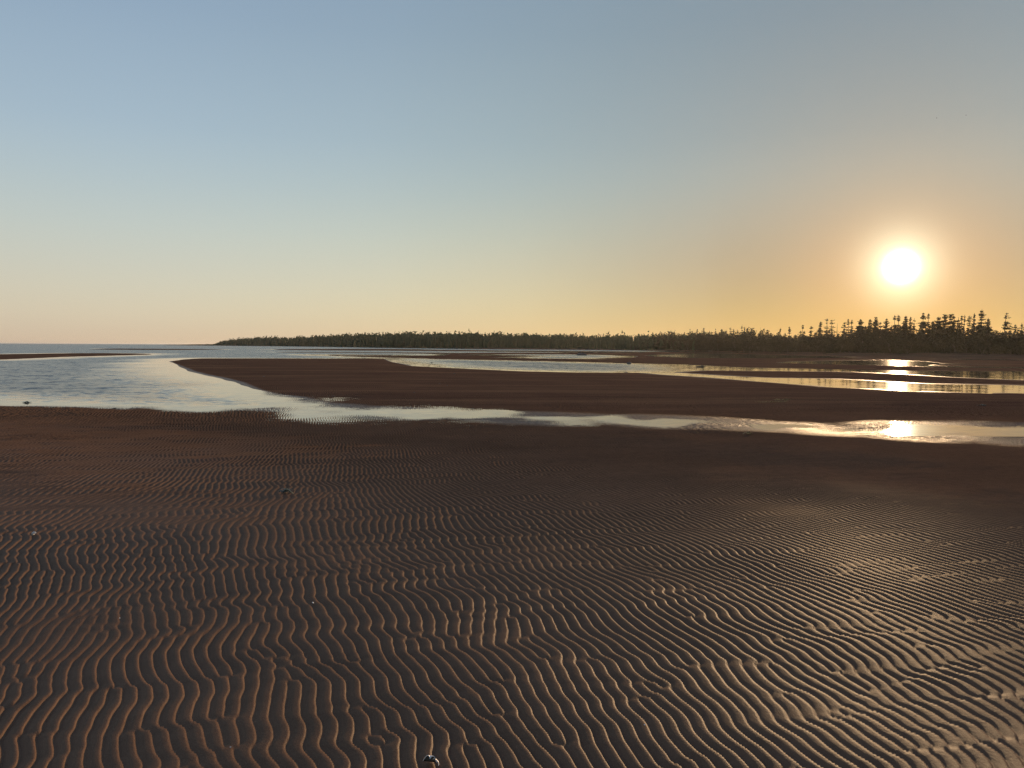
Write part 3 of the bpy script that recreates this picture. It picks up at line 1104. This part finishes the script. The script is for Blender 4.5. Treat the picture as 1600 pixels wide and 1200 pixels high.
wm = [weed_mesh(.2, s) for s in (11, 12, 13)]
SPECKS = [
    (521, 619.6, 1.0, 'dark weed clump on the left part of the long bar, just above the water streak'),
    (559, 616.2, .7, 'small dark weed clump on the long bar, right of the larger one near the streak'),
    (710, 585.2, 1.0, 'dark weed clump high on the long bar below the channel'),
    (687, 601, .8, 'dark weed speck in the middle of the long bar, left one of two close together'),
    (699, 603.8, .8, 'dark weed speck in the middle of the long bar, right one of two close together'),
    (647, 614.2, .8, 'dark weed speck on the lower slope of the long bar'),
    (738.6, 638.4, .8, 'dark weed clump on the wet blue-grey sand at the edge of the streak'),
    (662, 668, .6, 'dark weed speck on the near flat just below the streak'),
    (412, 589.5, .9, 'dark weed speck near the left end of the long bar'),
    (1535, 635, 2.0, 'dark weed clump on the long bar right of the sun glitter'),
    (675, 567.3, 1.3, 'dark weed lying in the shallow tip of the channel, upper one of two'),
    (686, 572.2, .8, 'dark weed lying in the shallow tip of the channel, lower one of two'),
    (978, 581.6, 1.2, 'dark weed clump at the lower edge of the blue channel'),
    (180, 638.6, 1.6, 'row of dark weed tufts at the waterline of the left pool'),
    (41, 629.4, 2.2, 'dark weed lump with a trailing tail in the calm margin of the left pool'),
]
for i, (px, py, s, lab) in enumerate(SPECKS):
    p = at(px, py)
    o = link_mesh('seaweed_clump', wm[i % 3], WEED)
    o.location = (p[0], p[1], sand_z(p) - .005)
    k = s * np.linalg.norm(p) / 105
    o.scale = (k * 1.3, k, k * .9)
    o.rotation_euler = (0, 0, 0 if 'tail' in lab else random.uniform(-.4, .4))
    tag(o, lab, 'seaweed', 'seaweed scattered over the flats')

p = at(1170, 679.5)
o = link_mesh('seaweed_clump', weed_mesh(.09, 31), STRAW)
o.location = (p[0], p[1], sand_z(p))
tag(o, 'rust-yellow weed tuft on the dark flat left of the sun puddle', 'seaweed', 'seaweed scattered over the flats')

p = at(909, 555.2)
o = link_mesh('boulder', lump_mesh('boulder', .95, .5, .34, 2.0), ROCK, smooth=True)
o.location = (p[0], p[1], .08)
tag(o, 'long low dark boulder in the shallow pool below the far wood', 'rock')
p = at(1096, 573.4)
dw_scale = 0.36
dw = thing('driftwood_log', (p[0], p[1], .02), 'dark humped driftwood lying on a thin spit in the channel', 'driftwood')
T = Tris()
prevp = Vector((-1.3, 0, -.03))
for k in range(1, 9):
    t = k / 8
    q1 = Vector((-1.3 + 2.0 * t, .05 * math.sin(t * 7), -.03 + .10 * math.sin(t * math.pi)))
    T.tube(prevp, q1, .05 + .07 * math.sin(t * 2.6), .05 + .07 * math.sin((t + .1) * 2.6), 7)
    prevp = q1
dw.scale = (dw_scale,) * 3
link_mesh('stem', T.mesh('stem'), WOOD, dw)
link_mesh('stump', lump_mesh('stump', .26, .2, .2, 5.0, 2), WOOD, dw, True).location = (.1, 0, .12)
p = at(983, 568.4)
o = link_mesh('stone', lump_mesh('stone', .22, .2, .14, 7.0, 2), ROCK, smooth=True)
o.location = (p[0], p[1], .04)
tag(o, 'small dark stone at the upper edge of the blue channel', 'rock')
p = place(1110, 3)
dl_ = link_mesh('beach_log', lump_mesh('beach_log', 1.0, .3, .33, 9.0, 3, .35), WOOD, smooth=True)
dl_.location = (p[0], p[1], ground_z(p) + .1)
tag(dl_, 'short dark log washed up at the foot of the near wood', 'driftwood')

# straw-coloured wrack lines on the bar
for (px, py, L, lab) in [(1206, 630, .95, 'yellow strand of wrack on the long bar'), (1222, 626.6, .6, 'fainter yellow wrack strand just beyond the brighter one on the long bar')]:
    p = at(px, py)
    g = random.Random(int(px))
    T = Tris()
    for k in range(90):
        x = g.uniform(-.5, .5) * L
        y = .12 * math.sin(x * 3) + g.gauss(0, .03)
        clump(T, (x, y, .006 + abs(g.gauss(0, .008))), .035, g, .25, 2)
    o = link_mesh('wrack_line', T.mesh('wrack_line'), STRAW)
    o.location = (p[0], p[1], sand_z(p))
    tag(o, lab, 'wrack', 'wrack strands on the long bar')

# two far birds
for px, py, lab in [(1463.5, 184.5, 'tiny dark bird far off in the upper right sky, lower left one of two'),
                    (1509.5, 180, 'tiny dark bird far off in the upper right sky, upper right one of two')]:
    d = ray(px, py)
    d = d / np.linalg.norm(d) * 160
    b = thing('bird', (d[0], d[1], d[2] + CAM_H), lab, 'bird', 'birds in the sky', .9)
    b.scale = (.6, .6, .6)
    bod = link_mesh('body', lump_mesh('body', .07, .19, .06, 1.0, 2, .05), BIRD, b, True)
    for sgn in (-1, 1):
        T = Tris()
        T.poly((0, .07, 0), (sgn * .18, .05, .07), (sgn * .18, -.05, .07), (0, -.06, 0))
        T.poly((sgn * .18, .05, .07), (sgn * .36, -.06, .04), (sgn * .34, -.09, .04), (sgn * .18, -.05, .07))
        wg = link_mesh('wing', T.mesh('wing'), BIRD, b)
        sm = wg.modifiers.new('thick', 'SOLIDIFY')
        sm.thickness = .02
